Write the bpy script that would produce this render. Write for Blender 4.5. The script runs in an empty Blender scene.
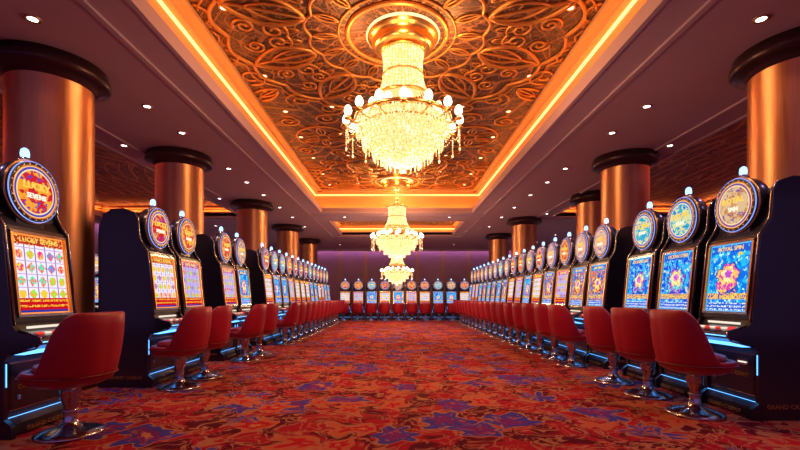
import bpy, bmesh, math, random
from mathutils import Vector, Matrix
random.seed(4)
pi=math.pi; cos=math.cos; sin=math.sin
scene=bpy.context.scene
F=430.0
# ---------------------------------------------------------------- shader helper
class S:
    def __init__(s,name,sampling=None):
        s.mat=bpy.data.materials.new(name); s.mat.use_nodes=True
        s.nt=s.mat.node_tree; s.nt.nodes.clear()
        s.out=s.nt.nodes.new('ShaderNodeOutputMaterial')
        if sampling: s.mat.cycles.emission_sampling=sampling
    def n(s,t,**k):
        nd=s.nt.nodes.new(t)
        for a,b in k.items(): setattr(nd,a,b)
        return nd
    def put(s,sock,v):
        if isinstance(v,bpy.types.NodeSocket): s.nt.links.new(v,sock)
        elif isinstance(v,(tuple,list)):
            v=tuple(v)
            if sock.type=='RGBA' and len(v)==3: v=v+(1,)
            sock.default_value=v
        else: sock.default_value=v
    def m(s,op,a,b=None,c=None,clamp=False):
        nd=s.n('ShaderNodeMath',operation=op); nd.use_clamp=clamp
        s.put(nd.inputs[0],a)
        if b is not None: s.put(nd.inputs[1],b)
        if c is not None: s.put(nd.inputs[2],c)
        return nd.outputs[0]
    def mix(s,f,a,b,bt='MIX'):
        nd=s.n('ShaderNodeMix',data_type='RGBA',blend_type=bt)
        s.put(nd.inputs[0],f); s.put(nd.inputs[6],a); s.put(nd.inputs[7],b)
        return nd.outputs[2]
    def ss(s,x,a,b):
        nd=s.n('ShaderNodeMapRange',interpolation_type='SMOOTHSTEP')
        s.put(nd.inputs[0],x); nd.inputs[1].default_value=a; nd.inputs[2].default_value=b
        return nd.outputs[0]
    def uv(s):
        t=s.n('ShaderNodeTexCoord'); x=s.n('ShaderNodeSeparateXYZ'); s.nt.links.new(t.outputs['UV'],x.inputs[0])
        return x.outputs[0],x.outputs[1]
    def obj(s):
        t=s.n('ShaderNodeTexCoord'); return t.outputs['Object']
    def xyz(s,v):
        x=s.n('ShaderNodeSeparateXYZ'); s.put(x.inputs[0],v); return x.outputs
    def vec(s,x,y,z=0.0):
        c=s.n('ShaderNodeCombineXYZ'); s.put(c.inputs[0],x); s.put(c.inputs[1],y); s.put(c.inputs[2],z); return c.outputs[0]
    def noise(s,v,scale,detail=2,dist=0.0):
        nd=s.n('ShaderNodeTexNoise'); s.put(nd.inputs['Vector'],v); nd.inputs['Scale'].default_value=scale
        nd.inputs['Detail'].default_value=detail; nd.inputs['Distortion'].default_value=dist
        return nd.outputs['Fac'],nd.outputs['Color']
    def white(s,v):
        nd=s.n('ShaderNodeTexWhiteNoise'); s.put(nd.inputs['Vector'],v); return nd.outputs['Value'],nd.outputs['Color']
    def hsv(s,h,sa,v):
        nd=s.n('ShaderNodeCombineColor',mode='HSV'); s.put(nd.inputs[0],h); s.put(nd.inputs[1],sa); s.put(nd.inputs[2],v); return nd.outputs[0]
    def rnd(s):
        return s.n('ShaderNodeObjectInfo').outputs['Random']
    def bsdf(s,col,rough=.5,metal=0.0,emis=None,es=0.0,bump=None,bs=.3,coat=0.0,spec=None,bd=.02):
        b=s.n('ShaderNodeBsdfPrincipled')
        s.put(b.inputs['Base Color'],col); s.put(b.inputs['Roughness'],rough); s.put(b.inputs['Metallic'],metal)
        if emis is not None:
            s.put(b.inputs['Emission Color'],emis); s.put(b.inputs['Emission Strength'],es)
        if coat: b.inputs['Coat Weight'].default_value=coat; b.inputs['Coat Roughness'].default_value=.1
        if spec is not None: b.inputs['Specular IOR Level'].default_value=spec
        if bump is not None:
            bn=s.n('ShaderNodeBump'); bn.inputs['Strength'].default_value=bs; bn.inputs['Distance'].default_value=bd
            s.put(bn.inputs['Height'],bump); s.nt.links.new(bn.outputs[0],b.inputs['Normal'])
        s.nt.links.new(b.outputs[0],s.out.inputs[0]); return s.mat
    def emit(s,col,st):
        e=s.n('ShaderNodeEmission'); s.put(e.inputs[0],col); s.put(e.inputs[1],st)
        s.nt.links.new(e.outputs[0],s.out.inputs[0]); return s.mat
def simple(name,col,rough=.5,metal=0.0,nscale=40,var=.12,coat=0.0,bs=.05):
    s=S(name); f,_=s.noise(s.obj(),nscale,3)
    c=s.mix(f,tuple(max(0,x*(1-var)) for x in col),tuple(min(1,x*(1+var)) for x in col))
    r=s.m('MULTIPLY_ADD',f,.12,max(0,rough-.06))
    return s.bsdf(c,r,metal,coat=coat,bump=f,bs=bs,bd=.002)
def glow(name,col,st,sampling=None):
    s=S(name,sampling); return s.emit(col,st)

black=simple('black_lacquer',(.009,.009,.020),.30,0.0,30,coat=.5)
dark=simple('dark_panel',(.025,.023,.035),.4)
chrome=simple('chrome',(.50,.50,.58),.18,1.0,60,.05,bs=.0)
goldm=simple('polished_gold',(.85,.48,.15),.3,1.0,40,.1,bs=.02)
reliefg=simple('relief_gold',(.60,.26,.07),.45,.8,40,.1,bs=.02)
red=simple('red_leather',(.37,.003,.022),.42,0.0,120,.15,bs=.10)
reddk=simple('red_piping',(.2,.005,.012),.5)
capm=simple('bronze_capital',(.07,.03,.035),.3,.6)
cyan=glow('led_cyan',(.10,.38,1.0),3.2)
bulbw=glow('bulb_warm',(1,.75,.5),1.4,'NONE')
bulbh=glow('canopy_led',(1,.62,.25),2.5,'NONE')
bulbb=glow('beacon_blue',(.28,.55,1.0),2.8,'NONE')
rimv=glow('sign_rim_blue',(.25,.35,1.0),1.3,'NONE')
letter=glow('letter_gold',(1,.62,.10),1.1,'NONE')
letterr=glow('letter_white',(1,.9,.7),1.1,'NONE')
platetxt=simple('plate_gold',(.6,.32,.1),.4,.8)
btn=glow('button_glow',(1,.85,.7),1.0,'NONE')
btnr=glow('button_red',(1,.05,.04),1.0,'NONE')

s=S('column_copper'); o=s.xyz(s.obj()); nv=s.vec(s.m('MULTIPLY',o[0],30),s.m('MULTIPLY',o[1],30),s.m('MULTIPLY',o[2],1.2))
f,_=s.noise(nv,1.5,3); colm=s.bsdf(s.mix(f,(.56,.23,.10),(.74,.33,.14)),s.m('MULTIPLY_ADD',f,.12,.27),.95,bump=f,bs=.04)

def screen_reels(name,h0,bg):
    s=S(name); u,v=s.uv(); r=s.rnd()
    cu=s.m('MULTIPLY',u,5.0); cv=s.m('MULTIPLY',v,6.0)
    fu=s.m('SUBTRACT',s.m('FRACT',cu),.5); fv=s.m('SUBTRACT',s.m('FRACT',cv),.5)
    d=s.m('SQRT',s.m('ADD',s.m('MULTIPLY',fu,fu),s.m('MULTIPLY',fv,fv)))
    cell=s.vec(s.m('FLOOR',cu),s.m('FLOOR',cv),s.m('MULTIPLY',r,37.0))
    w,wc=s.white(cell)
    hue=s.m('FRACT',s.m('ADD',s.m('MULTIPLY',s.m('ROUND',s.m('MULTIPLY',w,4.0)),.16),.96))
    icon=s.hsv(hue,.95,.75)
    det,_=s.noise(s.vec(u,v,r),34,1)
    icon=s.mix(s.ss(det,.5,.54),icon,s.mix(w,(1,.65,.05),(.9,.02,.05)))
    dia=s.m('ADD',s.m('ABSOLUTE',fu),s.m('ABSOLUTE',fv))
    sh=s.m('MULTIPLY_ADD',s.m('GREATER_THAN',w,.5),s.m('SUBTRACT',s.m('MULTIPLY',dia,.8),d),d)
    lim=s.m('MULTIPLY_ADD',det,.30,.19)
    c=s.mix(s.m('LESS_THAN',sh,lim),bg,icon)
    c=s.mix(s.m('GREATER_THAN',s.m('ABSOLUTE',fu),.455),c,(.18,.03,.25))
    c=s.mix(s.m('GREATER_THAN',s.m('ABSOLUTE',fv),.47),c,(.45,.3,.5))
    t,_=s.noise(s.vec(s.m('MULTIPLY',u,1.3),v,r),40,1)
    row=s.m('GREATER_THAN',s.m('ABSOLUTE',s.m('SUBTRACT',s.m('FRACT',s.m('MULTIPLY',v,15.0)),.5)),.2)
    band=s.mix(s.m('MULTIPLY',s.m('GREATER_THAN',t,.48),s.m('SUBTRACT',1.0,row)),(.5,.005,.012),(1,.5,.04))
    c=s.mix(s.m('LESS_THAN',v,.2),c,band)
    c=s.mix(s.m('LESS_THAN',v,.05),c,(.02,.03,.3))
    top=s.mix(s.ss(det,.58,.60),s.hsv(h0,.95,.42),(1,.6,.12))
    c=s.mix(s.m('GREATER_THAN',v,.87),c,top)
    edge=s.m('GREATER_THAN',s.m('MAXIMUM',s.m('ABSOLUTE',s.m('SUBTRACT',u,.5)),s.m('ABSOLUTE',s.m('SUBTRACT',v,.5))),.48)
    c=s.mix(edge,c,(1,.28,.04))
    return s.emit(c,1.2)
def screen_art(name,bg1,bg2,c1,c2):
    s=S(name); u,v=s.uv(); r=s.rnd()
    x=s.m('SUBTRACT',u,.5); y=s.m('MULTIPLY',s.m('SUBTRACT',v,.57),1.35)
    d=s.m('SQRT',s.m('ADD',s.m('MULTIPLY',x,x),s.m('MULTIPLY',y,y))); a=s.m('ARCTAN2',y,x)
    f,_=s.noise(s.vec(u,v,s.m('MULTIPLY',r,9)),6,3,1.2)
    f2,_=s.noise(s.vec(u,v,s.m('MULTIPLY',r,5)),17,2,.5)
    c=s.mix(s.ss(f,.42,.58),bg1,bg2)
    c=s.mix(s.ss(f2,.60,.64),c,(.5,.92,1))
    c=s.mix(s.ss(f,.64,.67),c,(1,.55,.05))
    lump=s.m('MULTIPLY_ADD',f,.30,s.m('MULTIPLY_ADD',s.m('COSINE',s.m('MULTIPLY',a,6.0)),.03,.10))
    lump=s.m('SUBTRACT',lump,s.m('MULTIPLY',y,.35))
    c=s.mix(s.m('LESS_THAN',d,s.m('ADD',lump,.03)),c,(.02,.06,.40))
    c=s.mix(s.m('LESS_THAN',d,lump),c,s.mix(s.ss(f2,.48,.54),c1,c2))
    c=s.mix(s.m('LESS_THAN',d,s.m('MULTIPLY',lump,.66)),c,s.mix(s.ss(f2,.46,.52),(.95,.55,.08),(.95,.85,.45)))
    c=s.mix(s.m('LESS_THAN',d,s.m('MULTIPLY',lump,.34)),c,s.mix(s.ss(f2,.46,.52),(.85,.25,.65),(.5,.08,.6)))
    t,_=s.noise(s.vec(s.m('MULTIPLY',u,1.3),v,r),38,1)
    lb=s.m('MULTIPLY',s.m('GREATER_THAN',v,.18),s.m('LESS_THAN',v,.27))
    c=s.mix(lb,c,s.mix(s.m('GREATER_THAN',t,.47),(.12,.02,.35),(1,.62,.06)))
    row=s.m('LESS_THAN',s.m('ABSOLUTE',s.m('SUBTRACT',s.m('FRACT',s.m('MULTIPLY',v,20.0)),.5)),.3)
    c=s.mix(s.m('LESS_THAN',v,.13),c,s.mix(s.m('MULTIPLY',row,s.m('GREATER_THAN',t,.5)),(.01,.10,.65),(.8,.9,1)))
    c=s.mix(s.m('GREATER_THAN',v,.87),c,s.mix(s.ss(f2,.56,.6),(.02,.1,.6),(.1,.6,.9)))
    edge=s.m('GREATER_THAN',s.m('MAXIMUM',s.m('ABSOLUTE',x),s.m('ABSOLUTE',s.m('SUBTRACT',v,.5))),.485)
    c=s.mix(edge,c,(.1,.5,1))
    return s.emit(c,1.15)
def sign_art(name,ring,mid,cen):
    s=S(name,'NONE'); u,v=s.uv(); r=s.rnd()
    x=s.m('SUBTRACT',u,.5); y=s.m('SUBTRACT',v,.5)
    d=s.m('SQRT',s.m('ADD',s.m('MULTIPLY',x,x),s.m('MULTIPLY',y,y))); a=s.m('ARCTAN2',y,x)
    f,_=s.noise(s.vec(u,v,s.m('MULTIPLY',r,9)),6,3,.6)
    c=s.mix(s.ss(f,.48,.56),mid,cen)
    f4,_=s.noise(s.vec(u,v,s.m('MULTIPLY',r,3)),15,2)
    c=s.mix(s.m('MULTIPLY',s.ss(f4,.56,.6),s.m('GREATER_THAN',s.m('ABSOLUTE',y),.17)),c,ring)
    c=s.mix(s.m('GREATER_THAN',d,.42),c,ring)
    c=s.mix(s.m('LESS_THAN',s.m('ABSOLUTE',s.m('SUBTRACT',d,.42)),.014),c,(1,.75,.35))
    c=s.mix(s.m('GREATER_THAN',d,.475),c,(1,.6,.22))
    return s.emit(c,1.05)
variants=[
 (screen_reels('screen_reels_white',.0,(.80,.74,.92)), sign_art('sign_red',(.10,.06,.5),(.65,.015,.03),(1,.38,.03)),'LUCKY','SEVENS'),
 (screen_reels('screen_reels_violet',.8,(.5,.42,.85)), sign_art('sign_gold',(.5,.02,.05),(.75,.08,.06),(1,.5,.06)),'GOLD','RUSH'),
 (screen_art('screen_cyan',(.005,.16,.75),(.02,.5,.85),(.65,.05,.45),(1,.55,.08)), sign_art('sign_cream',(.22,.08,.35),(.75,.50,.28),(.60,.25,.08)),'ROYAL','SPIN'),
 (screen_art('screen_blue',(.01,.07,.7),(.04,.48,.95),(.4,.03,.6),(.1,.75,.6)), sign_art('sign_blue',(.02,.15,.7),(.02,.45,.65),(.75,.75,.35)),'OCEAN','STAR'),
 (screen_art('screen_orange',(.02,.10,.5),(.75,.18,.03),(.55,.01,.04),(1,.65,.1)), sign_art('sign_violet',(.1,.05,.5),(.75,.55,.4),(1,.4,.12)),'FIRE','WHEEL'),
]
# ---------------------------------------------------------------- mesh builder
class MB:
    def __init__(s):
        s.bm=bmesh.new(); s.uvl=s.bm.loops.layers.uv.new('UVMap'); s.mats=[]
    def mi(s,m):
        if m not in s.mats: s.mats.append(m)
        return s.mats.index(m)
    def face(s,vs,m,smooth=False,uvs=None):
        try: f=s.bm.faces.new(vs)
        except ValueError: return None
        f.material_index=s.mi(m); f.smooth=smooth
        if uvs:
            for l,u in zip(f.loops,uvs): l[s.uvl].uv=u
        return f
    def V(s,p): return s.bm.verts.new(p)
    def box(s,c,d,m,M=None):
        vs=[]
        for i in range(8):
            p=Vector(((i&1)-.5,((i>>1)&1)-.5,((i>>2)&1)-.5)); p=Vector((p.x*d[0],p.y*d[1],p.z*d[2]))
            if M: p=M@p
            vs.append(s.V(p+Vector(c)))
        for q in [(0,2,3,1),(4,5,7,6),(0,1,5,4),(2,6,7,3),(0,4,6,2),(1,3,7,5)]: s.face([vs[i] for i in q],m)
    def bx(s,x0,x1,y0,y1,z0,z1,m): s.box(((x0+x1)/2,(y0+y1)/2,(z0+z1)/2),(x1-x0,y1-y0,z1-z0),m)
    def prism(s,prof,y0,y1,m):
        a=[s.V((x,y0,z)) for x,z in prof]; b=[s.V((x,y1,z)) for x,z in prof]
        s.face(a,m); s.face(b[::-1],m); n=len(prof)
        for i in range(n): s.face([a[i],b[i],b[(i+1)%n],a[(i+1)%n]],m)
    def strip(s,a,b,th,y0,y1,m):
        t=Vector((b[0]-a[0],b[1]-a[1])).normalized(); n=Vector((t.y,-t.x))*th
        s.prism([a,b,(b[0]+n.x,b[1]+n.y),(a[0]+n.x,a[1]+n.y)],y0,y1,m)
    def lathe(s,prof,m,seg=32,c=(0,0,0),smooth=True,axis='z'):
        rings=[]
        for r,z in prof:
            if r<1e-5: rings.append([s.V(s._ax((0,0,z),axis,c))])
            else: rings.append([s.V(s._ax((r*cos(2*pi*i/seg),r*sin(2*pi*i/seg),z),axis,c)) for i in range(seg)])
        for a,b in zip(rings,rings[1:]):
            for i in range(seg):
                j=(i+1)%seg
                if len(a)==1 and len(b)==1: continue
                if len(a)==1: s.face([a[0],b[j],b[i]],m,smooth)
                elif len(b)==1: s.face([a[i],a[j],b[0]],m,smooth)
                else: s.face([a[i],a[j],b[j],b[i]],m,smooth)
    def _ax(s,p,axis,c):
        if axis=='x': p=(p[2],p[0],p[1])
        return Vector(p)+Vector(c)
    def disc(s,c,r,m,seg=40):
        vs=[];uv=[]
        for i in range(seg):
            a=2*pi*i/seg; vs.append(s.V((c[0],c[1]+r*cos(a),c[2]+r*sin(a)))); uv.append((.5+.5*cos(a),.5+.5*sin(a)))
        s.face(vs,m,False,uv)
    def tube(s,pts,r,m,seg=6,closed=False,up=Vector((0,0,1))):
        n=len(pts); rings=[]; pts=[Vector(p) for p in pts]
        for i,p in enumerate(pts):
            if closed: t=pts[(i+1)%n]-pts[i-1]
            else: t=pts[min(i+1,n-1)]-pts[max(i-1,0)]
            if t.length<1e-7: t=Vector((1,0,0))
            t.normalize(); u=up
            if abs(t.dot(u))>.98: u=Vector((1,0,0))
            a=t.cross(u).normalized(); b=a.cross(t)
            rr=r(i/(n-1)) if callable(r) else r
            rings.append([s.V(p+a*(rr*cos(2*pi*k/seg))+b*(rr*sin(2*pi*k/seg))) for k in range(seg)])
        L=n if closed else n-1
        for i in range(L):
            A=rings[i];B=rings[(i+1)%n]
            for k in range(seg): s.face([A[k],A[(k+1)%seg],B[(k+1)%seg],B[k]],m,True)
        if not closed: s.face(rings[0][::-1],m); s.face(rings[-1],m)
    def bead(s,c,r,m,rz=None):
        rz=rz or r; c=Vector(c)
        t=s.V(c+Vector((0,0,rz)));b=s.V(c-Vector((0,0,rz)))
        e=[s.V(c+Vector((r*cos(k*pi/2),r*sin(k*pi/2),0))) for k in range(4)]
        for k in range(4):
            s.face([e[k],e[(k+1)%4],t],m); s.face([e[(k+1)%4],e[k],b],m)
    def ball(s,c,r,m,seg=8,rz=None):
        rz=rz or r
        s.lathe([(r*sin(pi*i/6),-rz*cos(pi*i/6)) for i in range(7)],m,seg,c)
    def add_mesh(s,me,M,m):
        base=[s.V(M@v.co) for v in me.vertices]
        for p in me.polygons: s.face([base[i] for i in p.vertices],m)
    def mesh(s,name):
        bmesh.ops.recalc_face_normals(s.bm,faces=s.bm.faces[:]) 
        me=bpy.data.meshes.new(name); s.bm.to_mesh(me); s.bm.free()
        for m in s.mats: me.materials.append(m)
        return me
def place(name,me,loc=(0,0,0),rz=0,sc=1,parent=None):
    o=bpy.data.objects.new(name,me); scene.collection.objects.link(o)
    o.location=loc; o.rotation_euler=(0,0,rz); o.scale=(sc,sc,sc)
    if parent: o.parent=parent
    return o
def text_mesh(txt,size,depth=.004):
    cu=bpy.data.curves.new('t','FONT'); cu.body=txt; cu.size=size; cu.extrude=depth; cu.align_x='CENTER'; cu.align_y='CENTER'; cu.resolution_u=2
    o=bpy.data.objects.new('t',cu); scene.collection.objects.link(o)
    dg=bpy.context.evaluated_depsgraph_get(); me=bpy.data.meshes.new_from_object(o.evaluated_get(dg))
    bpy.data.objects.remove(o); return me
TX=Matrix(((0,0,1,0),(1,0,0,0),(0,1,0,0),(0,0,0,1)))

# ---------------------------------------------------------------- slot machine
def slot_mesh(var):
    scr,sgn,w1,w2=var; b=MB(); W=.34
    prof=[(0,0),(.66,0),(.66,.10),(.60,.15),(.60,.60),(.64,.66),(.83,.71),(.87,.75),(.86,.79),(.70,.83),(.665,.88),(.585,1.66),(.53,1.74),(.49,1.82),(.47,2.06),(.42,2.14),(.30,2.18),(.16,2.17),(.06,2.10),(.01,1.97),(0,1.85)]
    b.prism(prof,-W,-W+.04,black); b.prism(prof,W-.04,W,black)
    core=[(.02,.02),(.62,.02),(.62,.10),(.57,.16),(.57,.60),(.62,.67),(.80,.72),(.84,.75),(.83,.775),(.66,.82),(.63,.88),(.55,1.66),(.48,1.76),(.44,2.04),(.38,2.11),(.18,2.14),(.03,1.96)]
    b.prism(core,-W+.04,W-.04,dark)
    for sy in (-1,1):
        y=sy*(W-.02)
        b.tube([(x+.004,y,z) for x,z in [(.665,.88),(.585,1.66),(.53,1.74),(.49,1.82),(.47,2.06),(.42,2.14)]],.008,chrome,6,up=Vector((0,1,0)))
        b.tube([(x,y,z) for x,z in [(.64,.655),(.83,.70),(.875,.745),(.865,.795),(.70,.838)]],.008,chrome,6,up=Vector((0,1,0)))
        b.tube([(.603,sy*(W-.02),z) for z in (.40,.58)],.004,cyan,5,up=Vector((0,1,0)))
    a=(.642,.90); c=(.562,1.665)
    t=Vector((c[0]-a[0],c[1]-a[1])); L=t.length; t.normalize(); n=Vector((t.y,-t.x))
    def P(k,off): return (a[0]+t.x*k+n.x*off, a[1]+t.y*k+n.y*off)
    b.strip(P(0,0),P(L,0),.012,-.30,.30,black)
    y0,y1=-.258,.258; k0,k1=.06,L-.055
    p0=P(k0,.016);p1=P(k1,.016)
    vs=[b.V((p0[0],y0,p0[1])),b.V((p0[0],y1,p0[1])),b.V((p1[0],y1,p1[1])),b.V((p1[0],y0,p1[1]))]
    b.face(vs,scr,False,[(0,0),(1,0),(1,1),(0,1)])
    pt=P(k0+(k1-k0)*.93,.020); tl=Matrix.Translation((pt[0],0,pt[1]))@Matrix.Rotation(-math.atan2(.08,.765),4,'Y')@TX
    b.add_mesh(text_mesh(w1+' '+w2,.058,.002),tl,letter)
    b.strip(P(k0-.022,.012),P(k0,.012),.02,-.28,.28,chrome); b.strip(P(k1,.012),P(k1+.022,.012),.02,-.28,.28,chrome)
    b.strip(P(k0,.012),P(k1,.012),.02,-.28,-.26,goldm); b.strip(P(k0,.012),P(k1,.012),.02,.26,.28,goldm)
    b.strip((.835,.775),(.665,.82),.008,-.28,.28,chrome)
    b.strip((.82,.788),(.70,.82),.004,-.26,.26,black)
    for i in range(6):
        y=-.2+i*.07; b.box((.765,y,.812),(.04,.045,.014),btn if i%2 else btnr)
    b.lathe([(0,.83),(.03,.828),(.034,.80)],btnr,14,(.765,.235,0))
    b.bx(.655,.668,-.2,.2,.845,.865,btn)
    b.bx(.835,.85,-.3,.3,.742,.750,cyan)
    b.bx(.60,.70,-.27,.27,.645,.665,cyan)
    b.bx(.60,.603,-.3,.3,.155,.159,cyan)
    b.bx(.57,.582,-.27,.27,.20,.58,chrome); b.bx(.582,.588,-.262,.262,.208,.572,black)
    b.bx(.585,.60,.08,.22,.47,.53,chrome); b.bx(.60,.604,.10,.20,.49,.505,btn)
    b.bx(.585,.62,-.2,-.02,.46,.50,chrome)
    b.lathe([(0,0),(.018,0),(.018,.012),(0,.012)],chrome,12,(.588,-.2,.3),axis='x')
    me=text_mesh('GRAND CASINO',.055); b.add_mesh(me,Matrix.Translation((.662,0,.05))@TX,platetxt)
    b.add_mesh(me,Matrix.Translation((.592,0,.38))@TX,platetxt)
    for sy in (-1,1):
        R=Matrix.Translation((.33,sy*(W+.002),.12))@(Matrix(((1,0,0,0),(0,0,-1,0),(0,1,0,0),(0,0,0,1))) if sy<0 else Matrix(((-1,0,0,0),(0,0,1,0),(0,1,0,0),(0,0,0,1))))
        b.add_mesh(me,R,platetxt)
    ZC=1.985; RS=.94
    b.lathe([(0,.40),(.25*RS,.40),(.272*RS,.44),(.272*RS,.545),(.25*RS,.56),(0,.56)],black,40,(0,0,ZC),axis='x')
    b.disc((.564,0,ZC),.232*RS,sgn)
    def ring(R,x,r,m,k=40): b.tube([(x,R*cos(2*pi*i/k),ZC+R*sin(2*pi*i/k)) for i in range(k)],r,m,6,True,up=Vector((1,0,0)))
    ring(.278*RS,.53,.008,goldm); ring(.236*RS,.562,.007,goldm); ring(.256*RS,.552,.013,black); ring(.268*RS,.556,.005,rimv)
    for i in range(24):
        A=2*pi*i/24; b.bead((.567,.250*RS*cos(A),ZC+.250*RS*sin(A)),.005,bulbw)
    b.add_mesh(text_mesh(w1,.085,.005),Matrix.Translation((.572,0,ZC+.045))@TX,letter)
    b.add_mesh(text_mesh(w2,.060,.005),Matrix.Translation((.572,0,ZC-.04))@TX,letterr)
    b.bx(.40,.52,-.14,.14,1.70,1.80,black)
    b.lathe([(.05,2.235),(.05,2.255),(.03,2.26),(.03,2.28)],chrome,14,(.47,0,0))
    b.lathe([(.030,2.28),(.034,2.31),(.028,2.345),(.012,2.36),(0,2.36)],bulbb,14,(.47,0,0))
    b.lathe([(.045,2.17),(.045,2.237),(0,2.237)],black,14,(.47,0,0))
    return b.mesh('slot_machine')
slots=[slot_mesh(v) for v in variants]

# ---------------------------------------------------------------- chair (back toward +X)
def chair_mesh():
    b=MB(); seg=72; K=.90
    def prof(th):
        q=max(0,min(1,(cos(th)+.10)/.90)); g=q*q*(3-2*q)
        hr=.50+.455*g
        rr=.325+.06*g
        pts=[(.05,.385),(.15,.388),(.235,.405),(.300,.44),(.326,.49)]
        for k in range(1,7):
            q=k/6; pts.append((.326+(rr-.326)*q+.014*sin(pi*q)*g, .49+(hr-.49)*q+.001*k))
        pts.append((rr-.010,hr+.022)); pts.append((rr-.032,hr+.026)); pts.append((rr-.052,hr+.008))
        for k in range(1,6):
            q=1-k/5; pts.append((.262+(rr-.052-.262)*q, .51+(hr-.51)*q))
        pts.append((.24,.50)); pts.append((.0,.50))
        return pts
    rings=[]
    for i in range(seg):
        th=2*pi*i/seg
        k=(1.0+.06*abs(sin(2*th)))*K
        rings.append([b.V((r*k*cos(th),r*k*sin(th)*1.05,z)) for r,z in prof(th)])
    n=len(rings[0])
    for i in range(seg):
        A=rings[i];B=rings[(i+1)%seg]
        for k in range(n-1): b.face([A[k],B[k],B[k+1],A[k+1]],red,True)
    bmesh.ops.remove_doubles(b.bm,verts=b.bm.verts,dist=.0005)
    b.lathe([(0,.50),(.18,.50),(.236,.515),(.245,.535),(.23,.565),(.16,.582),(0,.585)],red,40)
    b.tube([(.243*cos(2*pi*i/40),.243*sin(2*pi*i/40),.537) for i in range(40)],.007,reddk,6,True)
    b.tube([(K*.332*(1+.06*abs(sin(4*pi*i/48)))*cos(2*pi*i/48),K*.332*1.05*(1+.06*abs(sin(4*pi*i/48)))*sin(2*pi*i/48),.485) for i in range(48)],.007,reddk,6,True)
    b.lathe([(0,.0),(.24,.0),(.242,.014),(.232,.026),(.18,.044),(.10,.062),(.062,.085),(.048,.12),(.045,.24),(.066,.28),(.076,.32),(.076,.375),(.12,.385),(0,.39)],chrome,40)
    b.lathe([(.045,.18),(.058,.185),(.058,.20),(.045,.205)],chrome,24)
    return b.mesh('casino_chair')
chair=chair_mesh()

LX=-3.62; RX=3.82
left=[3.64,5.55,6.30,7.7,8.45]+[10.05+.73*i for i in range(13)]
right=[4.16,4.94,5.70]+[6.88+.74*i for i in range(17)]
for i,d in enumerate(left):
    v=0 if i in(0,1) else (1 if i==2 else random.choice([0,1,2,3]))
    place('slot_machine',slots[v],(LX,d,0),0)
for i,d in enumerate(right):
    v=[2,3,3,4][i] if i<4 else random.choice([0,1,2,2,3,3,4])
    place('slot_machine',slots[v],(RX,d,0),pi)
chl=[3.46,5.20,5.87,7.42,8.2]+left[5:]
for i,d in enumerate(chl): place('casino_chair',chair,(-2.63,d,0),random.uniform(-.2,.1))
chr_=[4.04,4.80,5.56]+right[3:]
for i,d in enumerate(chr_): place('casino_chair',chair,(2.80,d,0),pi+random.uniform(-.1,.2))
for i in range(10):
    x=-2.5+i*.64
    place('slot_machine',slots[[0,1,3,0,2,1,0,3,2,0][i]],(x,21.2,0),-pi/2,.84)
    place('casino_chair',chair,(x,20.10,0),-pi/2,.84)
for sx in (-1,1):
    for i in range(9):
        place('slot_machine',slots[(i*3+sx)%5],(sx*8.6,11.5+i*.8,0),0 if sx<0 else pi)
for i in range(8):
    place('slot_machine',slots[(i*2)%5],(-9.3+i*.72,23.2,0),-pi/2,1); place('slot_machine',slots[(i*2+1)%5],(4.4+i*.72,23.2,0),-pi/2,1)

# ---------------------------------------------------------------- room
CZ=3.85; UZ=4.60; CX=2.44; CE=13.9
def column_mesh():
    b=MB()
    b.lathe([(0,0),(.48,0),(.48,.10),(.47,.14),(.47,.22),(.46,.27)],capm,48)
    b.lathe([(.46,.20),(.45,.30),(.44,.34),(.43,.40),(.43,3.60),(.44,3.62)],colm,64)
    b.tube([(.432*cos(2*pi*i/48),.432*sin(2*pi*i/48),.42) for i in range(48)],.016,goldm,6,True)
    b.lathe([(.43,3.60),(.46,3.62),(.47,3.65),(.56,3.665),(.60,3.69),(.605,3.73),(.595,3.77),(.57,3.79),(.57,3.85),(0,3.85)],capm,64)
    return b.mesh('column')
cm=column_mesh()
for x,y in [(-4.15,5.16),(-4.24,8.4),(-4.24,12.6),(-4.24,16.7),(4.46,4.80),(4.50,8.5),(5.3,11.6),(4.5,15.2),(4.5,19.0),(-4.24,20.6)]:
    place('column',cm,(x,y,0))

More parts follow.
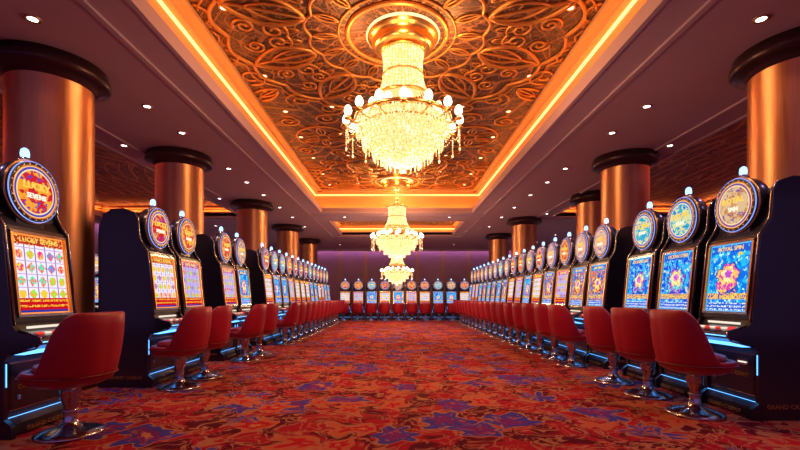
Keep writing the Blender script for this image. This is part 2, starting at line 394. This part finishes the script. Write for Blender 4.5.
# carpet
s=S('carpet'); p=s.obj()
_,wc=s.noise(p,2.2,2)
sub=s.n('ShaderNodeVectorMath',operation='MULTIPLY_ADD'); s.put(sub.inputs[0],wc); sub.inputs[1].default_value=(.5,.5,0); s.put(sub.inputs[2],p)
q=sub.outputs[0]
f1,_=s.noise(q,3.2,3,.6)
c=s.mix(s.ss(f1,.42,.54),(.13,.005,.018),(.50,.013,.028))
def flowers(scale,thr,rad,colA,colB,c,offs,lobes=6.0):
    sh=s.n('ShaderNodeVectorMath',operation='ADD'); s.put(sh.inputs[0],q); sh.inputs[1].default_value=(offs,offs*1.7,0)
    v=s.n('ShaderNodeTexVoronoi',feature='F1'); s.put(v.inputs['Vector'],sh.outputs[0]); v.inputs['Scale'].default_value=scale; v.inputs['Randomness'].default_value=.75
    dv=s.n('ShaderNodeVectorMath',operation='SUBTRACT'); s.put(dv.inputs[0],sh.outputs[0]); s.put(dv.inputs[1],v.outputs['Position'])
    X=s.xyz(dv.outputs[0]); ang=s.m('ARCTAN2',X[1],X[0])
    lim=s.m('MULTIPLY_ADD',s.m('COSINE',s.m('MULTIPLY',ang,lobes)),rad*.22,rad)
    d=s.m('DIVIDE',v.outputs['Distance'],lim)
    sel=s.m('GREATER_THAN',s.xyz(v.outputs['Color'])[0],thr)
    c=s.mix(s.m('MULTIPLY',s.m('LESS_THAN',d,1.12),sel),c,(.55,.22,.11))
    c=s.mix(s.m('MULTIPLY',s.m('LESS_THAN',d,1.0),sel),c,colA)
    c=s.mix(s.m('MULTIPLY',s.m('LESS_THAN',d,.62),sel),c,colB)
    c=s.mix(s.m('MULTIPLY',s.m('LESS_THAN',d,.25),sel),c,(.7,.28,.09))
    return c
f2,_=s.noise(q,4.2,2,1.2)
line=s.m('SUBTRACT',1.0,s.ss(s.m('ABSOLUTE',s.m('SUBTRACT',f2,.5)),.015,.035))
c=s.mix(s.m('MULTIPLY',line,.9),c,(.56,.23,.11))
c=flowers(2.0,.38,.42,(.07,.06,.42),(.24,.03,.22),c,0.0)
c=flowers(2.4,.52,.40,(.66,.15,.06),(.62,.012,.03),c,3.7,5.0)
f3,_=s.noise(q,14,2,.8)
c=s.mix(s.m('MULTIPLY',s.ss(f3,.58,.64),.6),c,(.58,.20,.11))
fp,_=s.noise(p,220,2)
c=s.mix(s.m('MULTIPLY',fp,.3),c,(.05,.0,.01))
carpet=s.bsdf(c,.95,0,bump=fp,bs=.5,spec=.1,bd=.01)
b=MB(); b.bx(-11,11,-4,25,-.1,0,carpet); place('floor',b.mesh('floor'))

plaster=simple('ceiling_plaster_ambient_tint',(.50,.33,.40),.75,0,3,.06)  # plaster with the purple ambient light tinted into its colour
cream=simple('cove_plaster',(.72,.36,.15),.7,0,3,.06)
trimg=simple('trim_gold',(.55,.28,.12),.4,.7)
s=S('wall_panelling_haze_tint'); o=s.xyz(s.obj()); f,_=s.noise(s.obj(),2,3)
st=s.m('GREATER_THAN',s.m('ABSOLUTE',s.m('SINE',s.m('MULTIPLY',s.m('ADD',o[0],o[1]),2.1))),.985)
c=s.mix(f,(.34,.17,.24),(.46,.24,.32)); c=s.mix(st,c,(.5,.25,.12)); wallm=s.bsdf(c,.6)  # purple of the far haze is put into the wall colour
def ornate(name,period,off,base,hi):
    s=S(name); o=s.xyz(s.obj())
    yy=s.m('PINGPONG',s.m('ADD',o[1],off),period)
    x=o[0]
    r=s.m('SQRT',s.m('ADD',s.m('MULTIPLY',x,x),s.m('MULTIPLY',yy,yy))); a=s.m('ARCTAN2',yy,x)
    w1=s.m('SINE',s.m('MULTIPLY_ADD',s.m('SINE',s.m('MULTIPLY',a,12.0)),2.2,s.m('MULTIPLY',r,11.0)))
    w2=s.m('SINE',s.m('MULTIPLY_ADD',s.m('SINE',s.m('MULTIPLY',r,7.0)),1.8,s.m('MULTIPLY',a,16.0)))
    w=s.m('MULTIPLY',w1,w2)
    f,_=s.noise(s.obj(),5,4,1.5)
    l1=s.m('SUBTRACT',1.0,s.ss(s.m('ABSOLUTE',w),.05,.22))
    l2=s.m('SUBTRACT',1.0,s.ss(s.m('ABSOLUTE',s.m('SUBTRACT',f,.5)),.01,.035))
    l=s.m('MAXIMUM',l1,s.m('MULTIPLY',l2,.7))
    c=s.mix(s.ss(f,.35,.65),base,tuple(v*1.7 for v in base)); c=s.mix(l,c,hi)
    return s.bsdf(c,.5,.2,bump=l,bs=.6,bd=.03)
orn=ornate('ornate_ceiling',3.63,-5.75,(.055,.020,.012),(.34,.13,.04))
orn2=ornate('ornate_side_ceiling',2.0,0,(.16,.06,.045),(.6,.26,.10))
cof=[(-CX,CX,-3,CE,UZ),(-CX,CX,15.5,19.0,4.30),(-10,-5.3,5,14.6,4.2),(5.3,10,5,14.6,4.2)]
xs=[-11,-10,-5.3,-CX,CX,5.3,10,11]; ys=[-4,-3,5,CE,14.6,15.5,19.0,25]
b=MB()
for i in range(len(xs)-1):
    for j in range(len(ys)-1):
        cx=(xs[i]+xs[i+1])/2; cy=(ys[j]+ys[j+1])/2
        if any(a<cx<c2 and d<cy<e for a,c2,d,e,_ in cof): continue
        b.bx(xs[i],xs[i+1],ys[j],ys[j+1],CZ,CZ+.10,plaster)
ceil=place('ceiling',b.mesh('ceiling'))
strip_warm=glow('cove_led_warm',(1,.34,.07),15); strip_or=glow('cove_led_orange',(1,.32,.08),22)
line_warm=glow('cove_line_amber',(1,.50,.14),3.4)
for k,(x0,x1,y0,y1,uz) in enumerate(cof):
    e=.26; b=MB(); om=orn if k<2 else orn2
    b.bx(x0-e,x1+e,y0-e,y1+e,uz,uz+.08,om)
    for (a0,a1,c0,c1) in [(x0-e-.08,x0-e,y0-e,y1+e),(x1+e,x1+e+.08,y0-e,y1+e),(x0-e,x1+e,y0-e-.08,y0-e),(x0-e,x1+e,y1+e,y1+e+.08)]:
        b.bx(a0,a1,c0,c1,CZ+.10,uz+.08,cream)
    for q,(w,z) in enumerate([(.12,.10),(.24,.04)]):
        zz=uz-z
        b.bx(x0-e,x0-e+w,y0-e,y1+e,zz-.03,uz-.001,cream); b.bx(x1+e-w,x1+e,y0-e,y1+e,zz-.03,uz-.001,cream)
        b.bx(x0-e,x1+e,y0-e,y0-e+w,zz-.03,uz-.001,cream); b.bx(x0-e,x1+e,y1+e-w,y1+e,zz-.03,uz-.001,cream)
    place('ceiling_coffer',b.mesh('ceiling_coffer'))
    b=MB(); t=.05
    for (a0,a1,c0,c1) in [(x0-t,x0+.001,y0,y1),(x1-.001,x1+t,y0,y1),(x0,x1,y0-t,y0),(x0,x1,y1,y1+t)]:
        b.bx(a0,a1,c0,c1,CZ-.03,CZ+.14,plaster)
    for (a0,a1,c0,c1) in [(x0-.50,x0-.44,y0-.5,y1+.5),(x1+.44,x1+.50,y0-.5,y1+.5),(x0-.44,x1+.44,y1+.44,y1+.50)]:
        b.bx(a0,a1,c0,c1,CZ-.03,CZ,plaster)
    place('trim_%d'%(k+1),b.mesh('trim'))
    b=MB(); m=strip_warm if k<2 else strip_or
    for (a0,a1,c0,c1) in [(x0-.16,x0-.10,y0,y1),(x1+.10,x1+.16,y0,y1),(x0,x1,y0-.16,y0-.10),(x0,x1,y1+.10,y1+.16)]:
        b.bx(a0,a1,c0,c1,CZ+.10,CZ+.12,m)
    if k<2:
        w=.03; z1=uz-.135; z2=uz-.165; E=e
        b.bx(x0-E,x0-E+w,y0-E,y1+E,z2,z1,line_warm); b.bx(x1+E-w,x1+E,y0-E,y1+E,z2,z1,line_warm)
        b.bx(x0-E,x1+E,y0-E,y0-E+w,z2,z1,line_warm); b.bx(x0-E,x1+E,y1+E-w,y1+E,z2,z1,line_warm)
    place('cove_light_strip',b.mesh('cove_light_strip'))
b=MB(); Z=UZ-.010
def okp(p): return abs(p[0])<2.44 and -2.9<p[1]<13.85
def seglist(pts,r,m=None):
    m=m or reliefg; cur=[]
    for p in pts:
        if okp(p): cur.append(p)
        else:
            if len(cur)>2: b.tube(cur,r,m,5)
            cur=[]
    if len(cur)>2: b.tube(cur,r,m,5)
def circ(cx,cy,r,th,sq=1,rot=0,n=36):
    pts=[]
    for i in range(n+1):
        a=2*pi*i/n; x=r*cos(a); y=r*sq*sin(a)
        pts.append((cx+x*cos(rot)-y*sin(rot),cy+x*sin(rot)+y*cos(rot),Z))
    seglist(pts,th)
def leaf(cx,cy,L,Wd,rot,th=.018):
    for sg in (-1,1,0):
        pts=[]
        for i in range(15):
            q=i/14; x=L*q; y=sg*Wd*abs(sin(pi*q))**.8*(1-.25*q)
            pts.append((cx+x*cos(rot)-y*sin(rot),cy+x*sin(rot)+y*cos(rot),Z))
        seglist(pts,th if sg else th*.7)
def scroll(cx,cy,r,rot,hand,th=.018,turns=1.6):
    pts=[]
    for i in range(36):
        q=i/35; a=rot+hand*turns*2*pi*q; rr=r*(1-q*.86)
        pts.append((cx+rr*cos(a),cy+rr*sin(a),Z))
    seglist(pts,th)
def pol(cx,cy,R,a): return cx+R*cos(a),cy+R*sin(a)
for cy in (5.75,13.0,-1.5):
    for R,th in [(.66,.035),(.78,.016)]: circ(0,cy,R,th,n=64)
    for R,amp,nn,th in [(1.15,.07,16,.022),(2.25,.12,20,.03),(2.38,.12,20,.016)]:
        seglist([(*pol(0,cy,R+amp*abs(sin(nn*a/2)),a),Z) for a in [2*pi*i/240 for i in range(241)]],th)
    for k in range(16):
        a=2*pi*k/16; x,y=pol(0,cy,.80,a); leaf(x,y,.34,.07,a,.014)
    for k in range(10):
        a=2*pi*k/10+.31
        x,y=pol(0,cy,1.22,a); leaf(x,y,1.0,.30,a,.032); leaf(x,y,.72,.17,a,.018)
        for h in (-1,1):
            x,y=pol(0,cy,1.62,a+h*.235); scroll(x,y,.19,a-h*.5+pi,h)
            x,y=pol(0,cy,1.98,a+h*.20); scroll(x,y,.15,a+h*.5,-h)
            x,y=pol(0,cy,1.30,a+h*.22); leaf(x,y,.26,.06,a+h*.35,.012)
            x,y=pol(0,cy,2.55,a+h*.12); scroll(x,y,.26,a,h,.02)
        x,y=pol(0,cy,2.5,a+pi/10); leaf(x,y,.7,.18,a+pi/10,.022); leaf(x,y,.45,.10,a+pi/10,.012)
for cy in (9.4,2.1):
    for k in range(8):
        a=2*pi*k/8; leaf(.22*cos(a),cy+.22*sin(a),.5,.12,a,.016)
    circ(0,cy,.2,.02); circ(0,cy,.78,.02)
    for sx in (-1,1):
        for k in range(6):
            a=2*pi*k/6+.5; leaf(sx*1.6+.12*cos(a),cy+.12*sin(a),.42,.10,a,.015)
        circ(sx*1.6,cy,.12,.016); circ(sx*1.6,cy,.58,.022)
        for h in(-1,1):
            scroll(sx*.75,cy+h*.95,.28,0 if sx>0 else pi,h*sx); scroll(sx*2.15,cy+h*.85,.24,pi/2*h,h*sx)
            scroll(sx*1.4,cy+h*1.0,.25,0,h*sx); leaf(sx*1.05,cy+h*.35,.5,.1,h*pi/2,.014)
place('ceiling_scrollwork',b.mesh('ceiling_scrollwork'))
b=MB(); b.bx(-11,11,25,25.15,0,CZ,wallm); place('wall_back',b.mesh('wall_back'))
b=MB(); b.bx(-11.15,-11,-4,25.15,0,CZ,wallm); place('wall_left',b.mesh('wall_left'))
b=MB(); b.bx(11,11.15,-4,25.15,0,CZ,wallm); place('wall_right',b.mesh('wall_right'))
b=MB(); b.bx(-11,11,24.95,25,0,.16,trimg); place('baseboard_back',b.mesh('bb'))
b=MB(); b.bx(-11,-10.95,-4,25,0,.16,trimg); place('baseboard_left',b.mesh('bb'))
b=MB(); b.bx(10.95,11,-4,25,0,.16,trimg); place('baseboard_right',b.mesh('bb'))
b=MB(); pur=glow('added_violet_glow',(.66,.34,.80),9)  # added violet fill strips along the wall tops, for purple ambient and far haze tone
b.bx(-10.7,10.7,24.72,24.78,CZ-.05,CZ-.02,pur); b.bx(-10.78,-10.72,-2,24.6,CZ-.05,CZ-.02,pur); b.bx(10.72,10.78,-2,24.6,CZ-.05,CZ-.02,pur)
b.bx(-10.7,10.7,24.64,24.67,CZ-.12,CZ,plaster); b.bx(-10.67,-10.64,-2,24.64,CZ-.12,CZ,plaster); b.bx(10.64,10.67,-2,24.64,CZ-.12,CZ,plaster)
place('added_violet_fill_strip',b.mesh('added_fill'))

# ---------------------------------------------------------------- downlights
disc=glow('downlight_lens',(1,.86,.80),9,'NONE'); discs=glow('downlight_lens_small',(1,.62,.3),6,'NONE')
low=[]
for sx in (-1,1):
    for y in (2.5,4.25,6.2,7.2,9.2,10.3,11.6,13.2,14.8,16.8): low.append((sx*3.6,y))
    for y in (3.6,5.6,7.8,9.9,12.0,14.2): low.append((sx*4.95,y))
    for y in (16.6,19,21.5): low.append((sx*7.0,y))
for x in (-1.8,0,1.8): low.append((x,14.8))
for x in (-3,-1,1,3): low.append((x,22.6))
def dl(b,x,y,z,r,m):
    b.lathe([(r*.8,z+.001),(r*.8,z-.006),(r,z-.012),(r*1.3,z-.010),(r*1.35,z)],trimg,20,(x,y,0))
    b.lathe([(r*.82,z-.005),(0,z-.005)],m,20,(x,y,0))
b=MB()
for x,y in low: dl(b,x,y,CZ,.055,disc)
for sx in(-1,1):
    for x in (1.2,2.1):
        for y in (2.4,3.9,5.0,6.6,7.9,9.2,10.6,12.0,13.2):
            if x<2 and y in(5.0,6.6): continue
            dl(b,sx*x,y+(.2 if x>2 else 0),UZ-.002,.045,discs)
dobj=place('recessed_downlights',b.mesh('recessed_downlights'))
def lamp(name,kind,loc,e,col,parent,size=.05,spot=None,blend=.6):
    l=bpy.data.lights.new(name,kind); l.energy=e; l.color=col
    l.shadow_soft_size=size
    if spot: l.spot_size=spot; l.spot_blend=blend
    o=bpy.data.objects.new(name,l); scene.collection.objects.link(o); o.location=loc; o.parent=parent; return o
for x,y in low:
    col=(1,.60,.62) if abs(x)<4.5 else (.6,.4,1.0)
    if y>22: col=(.8,.45,.8)
    lamp('downlight_lamp','SPOT',(x,y,CZ-.03),46,col,dobj,.05,2.2,.8)

# ---------------------------------------------------------------- chandeliers
s=S('crystal_beads_painted_glow','NONE'); f,_=s.noise(s.obj(),30,2); g=s.ss(f,.38,.66)
crystal=s.bsdf((.8,.6,.35),.1,.0,emis=s.mix(g,(1,.42,.11),(1,.76,.42)),es=s.m('MULTIPLY_ADD',g,2.1,.42),spec=.8)  # beads emit a noise-varied glow, standing in for light sparkling in crystal
globe=glow('globe_lamp',(1,.78,.50),5,'NONE')
core=glow('inner_diffuser',(1,.55,.2),1.6,'NONE')
def chand(D,name,loc,sc):
    b=MB()
    b.lathe([(0,0),(.50,0),(.50,-.05),(.44,-.08),(.40,-.13),(.42,-.18),(.36,-.22),(.30,-.24),(0,-.24)],goldm,48)
    b.tube([(.50*cos(2*pi*i/48),.50*sin(2*pi*i/48),-.025) for i in range(48)],.02,bulbh,6,True)
    if D>0:
        b.lathe([(.03,-.2),(.03,-.24-D)],goldm,12)
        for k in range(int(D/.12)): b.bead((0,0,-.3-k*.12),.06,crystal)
        b.lathe([(0,-.20-D),(.2,-.20-D),(.28,-.235-D),(.28,-.26-D),(0,-.26-D)],goldm,32)
    z0=-D
    def strand(a,prof,n,r,m=crystal):
        for i in range(n):
            q=i/(n-1)*(len(prof)-1); k=min(int(q),len(prof)-2); f=q-k
            R=prof[k][0]*(1-f)+prof[k+1][0]*f; z=prof[k][1]*(1-f)+prof[k+1][1]*f
            b.bead((R*cos(a),R*sin(a),z0+z),r,m,r*1.35)
    bell=[(.29,-.24),(.27,-.40),(.27,-.6),(.31,-.76),(.39,-.90)]
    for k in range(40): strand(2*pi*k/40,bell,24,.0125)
    b.lathe([(.24,z0-.25),(.22,z0-.5),(.26,z0-.78),(.0,z0-.82)],core,24)
    for R,z,t in [(.30,-.26,.02),(.285,-.58,.014),(.40,-.91,.022),(.66,-1.20,.028),(.60,-1.33,.014)]:
        b.tube([(R*cos(2*pi*i/48),R*sin(2*pi*i/48),z0+z) for i in range(48)],t,goldm,6,True)
    for R,zz,n,ph in [(.80,-1.08,16,0),(.52,-.98,12,.13)]:
        for k in range(n):
            a=2*pi*k/n+ph; ca,sa=cos(a),sin(a)
            path=[]
            for i in range(9):
                q=i/8; rr=.18+(R-.18)*q; z=zz-.10+.10*cos(q*pi)-.10*sin(q*pi)-.02
                path.append((rr*ca,rr*sa,z0+z))
            b.tube(path,.012,goldm,6)
            e=Vector(path[-1])
            b.lathe([(0,-.02),(.045,-.005),(.05,.008),(.015,.012),(.015,.05),(.02,.055)],goldm,10,e)
            b.lathe([(.022,.05),(.048,.075),(.055,.11),(.042,.155),(.018,.18),(0,.185)],globe,10,e)
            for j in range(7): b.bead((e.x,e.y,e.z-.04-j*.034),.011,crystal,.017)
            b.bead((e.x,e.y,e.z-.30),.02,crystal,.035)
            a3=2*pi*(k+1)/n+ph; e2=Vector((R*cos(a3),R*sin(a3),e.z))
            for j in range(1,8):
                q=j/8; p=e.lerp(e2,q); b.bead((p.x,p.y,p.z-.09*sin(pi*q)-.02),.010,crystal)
    bowl=[(.66,-1.20),(.64,-1.34),(.57,-1.48),(.45,-1.62),(.30,-1.74),(.16,-1.82),(.05,-1.86)]
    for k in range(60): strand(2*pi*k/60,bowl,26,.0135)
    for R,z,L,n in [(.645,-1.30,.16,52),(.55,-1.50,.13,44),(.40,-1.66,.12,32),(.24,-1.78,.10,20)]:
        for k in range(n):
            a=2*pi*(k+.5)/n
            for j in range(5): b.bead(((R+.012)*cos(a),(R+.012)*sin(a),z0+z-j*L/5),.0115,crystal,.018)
    b.lathe([(.60,z0-1.22),(.56,z0-1.40),(.42,z0-1.58),(.22,z0-1.74),(0,z0-1.80)],core,32)
    b.ball((0,0,z0-1.90),.04,crystal)
    return place('chandelier',b.mesh(name),loc,0,sc)
c1=chand(0.0,'chandelier_a',(0.08,5.75,UZ),.95)
c2=chand(.56,'chandelier_b',(0,13.0,UZ),.95)
c3=chand(1.46,'chandelier_c',(0,17.4,4.30),.80)
W=(1,.57,.27)
for o,e,D in((c1,130,0),(c2,130,.56),(c3,90,1.46)):
    for k in range(6):
        a=k*pi/3; lamp('candle_lamp','POINT',(.98*cos(a),.98*sin(a),-1.0-D),e/10,W,o,.06)
    lamp('bottom_lamp','POINT',(0,0,-2.05-D),e*.6,W,o,.08)
    for sg in (-1,1):
        lamp('canopy_lamp','POINT',(0,sg*.70,-.30),e*.16,(1,.42,.12),o,.06)
        lamp('canopy_lamp','POINT',(sg*.70,0,-.30),e*.16,(1,.42,.12),o,.06)

# ---------------------------------------------------------------- world, camera
w=bpy.data.worlds.new('hall_ambient'); scene.world=w; w.use_nodes=True
bg=w.node_tree.nodes['Background']; bg.inputs[0].default_value=(.26,.14,.46,1); bg.inputs[1].default_value=.6
cam=bpy.data.cameras.new('camera'); co=bpy.data.objects.new('camera',cam); scene.collection.objects.link(co)
co.location=(0,0,1.10); co.rotation_euler=(pi/2,0,0); cam.lens=36*F/800; cam.sensor_width=36
cam.shift_y=(297-225)/800; cam.shift_x=(400-397)/800; cam.clip_start=.05
scene.camera=co
scene.view_settings.view_transform='Standard'
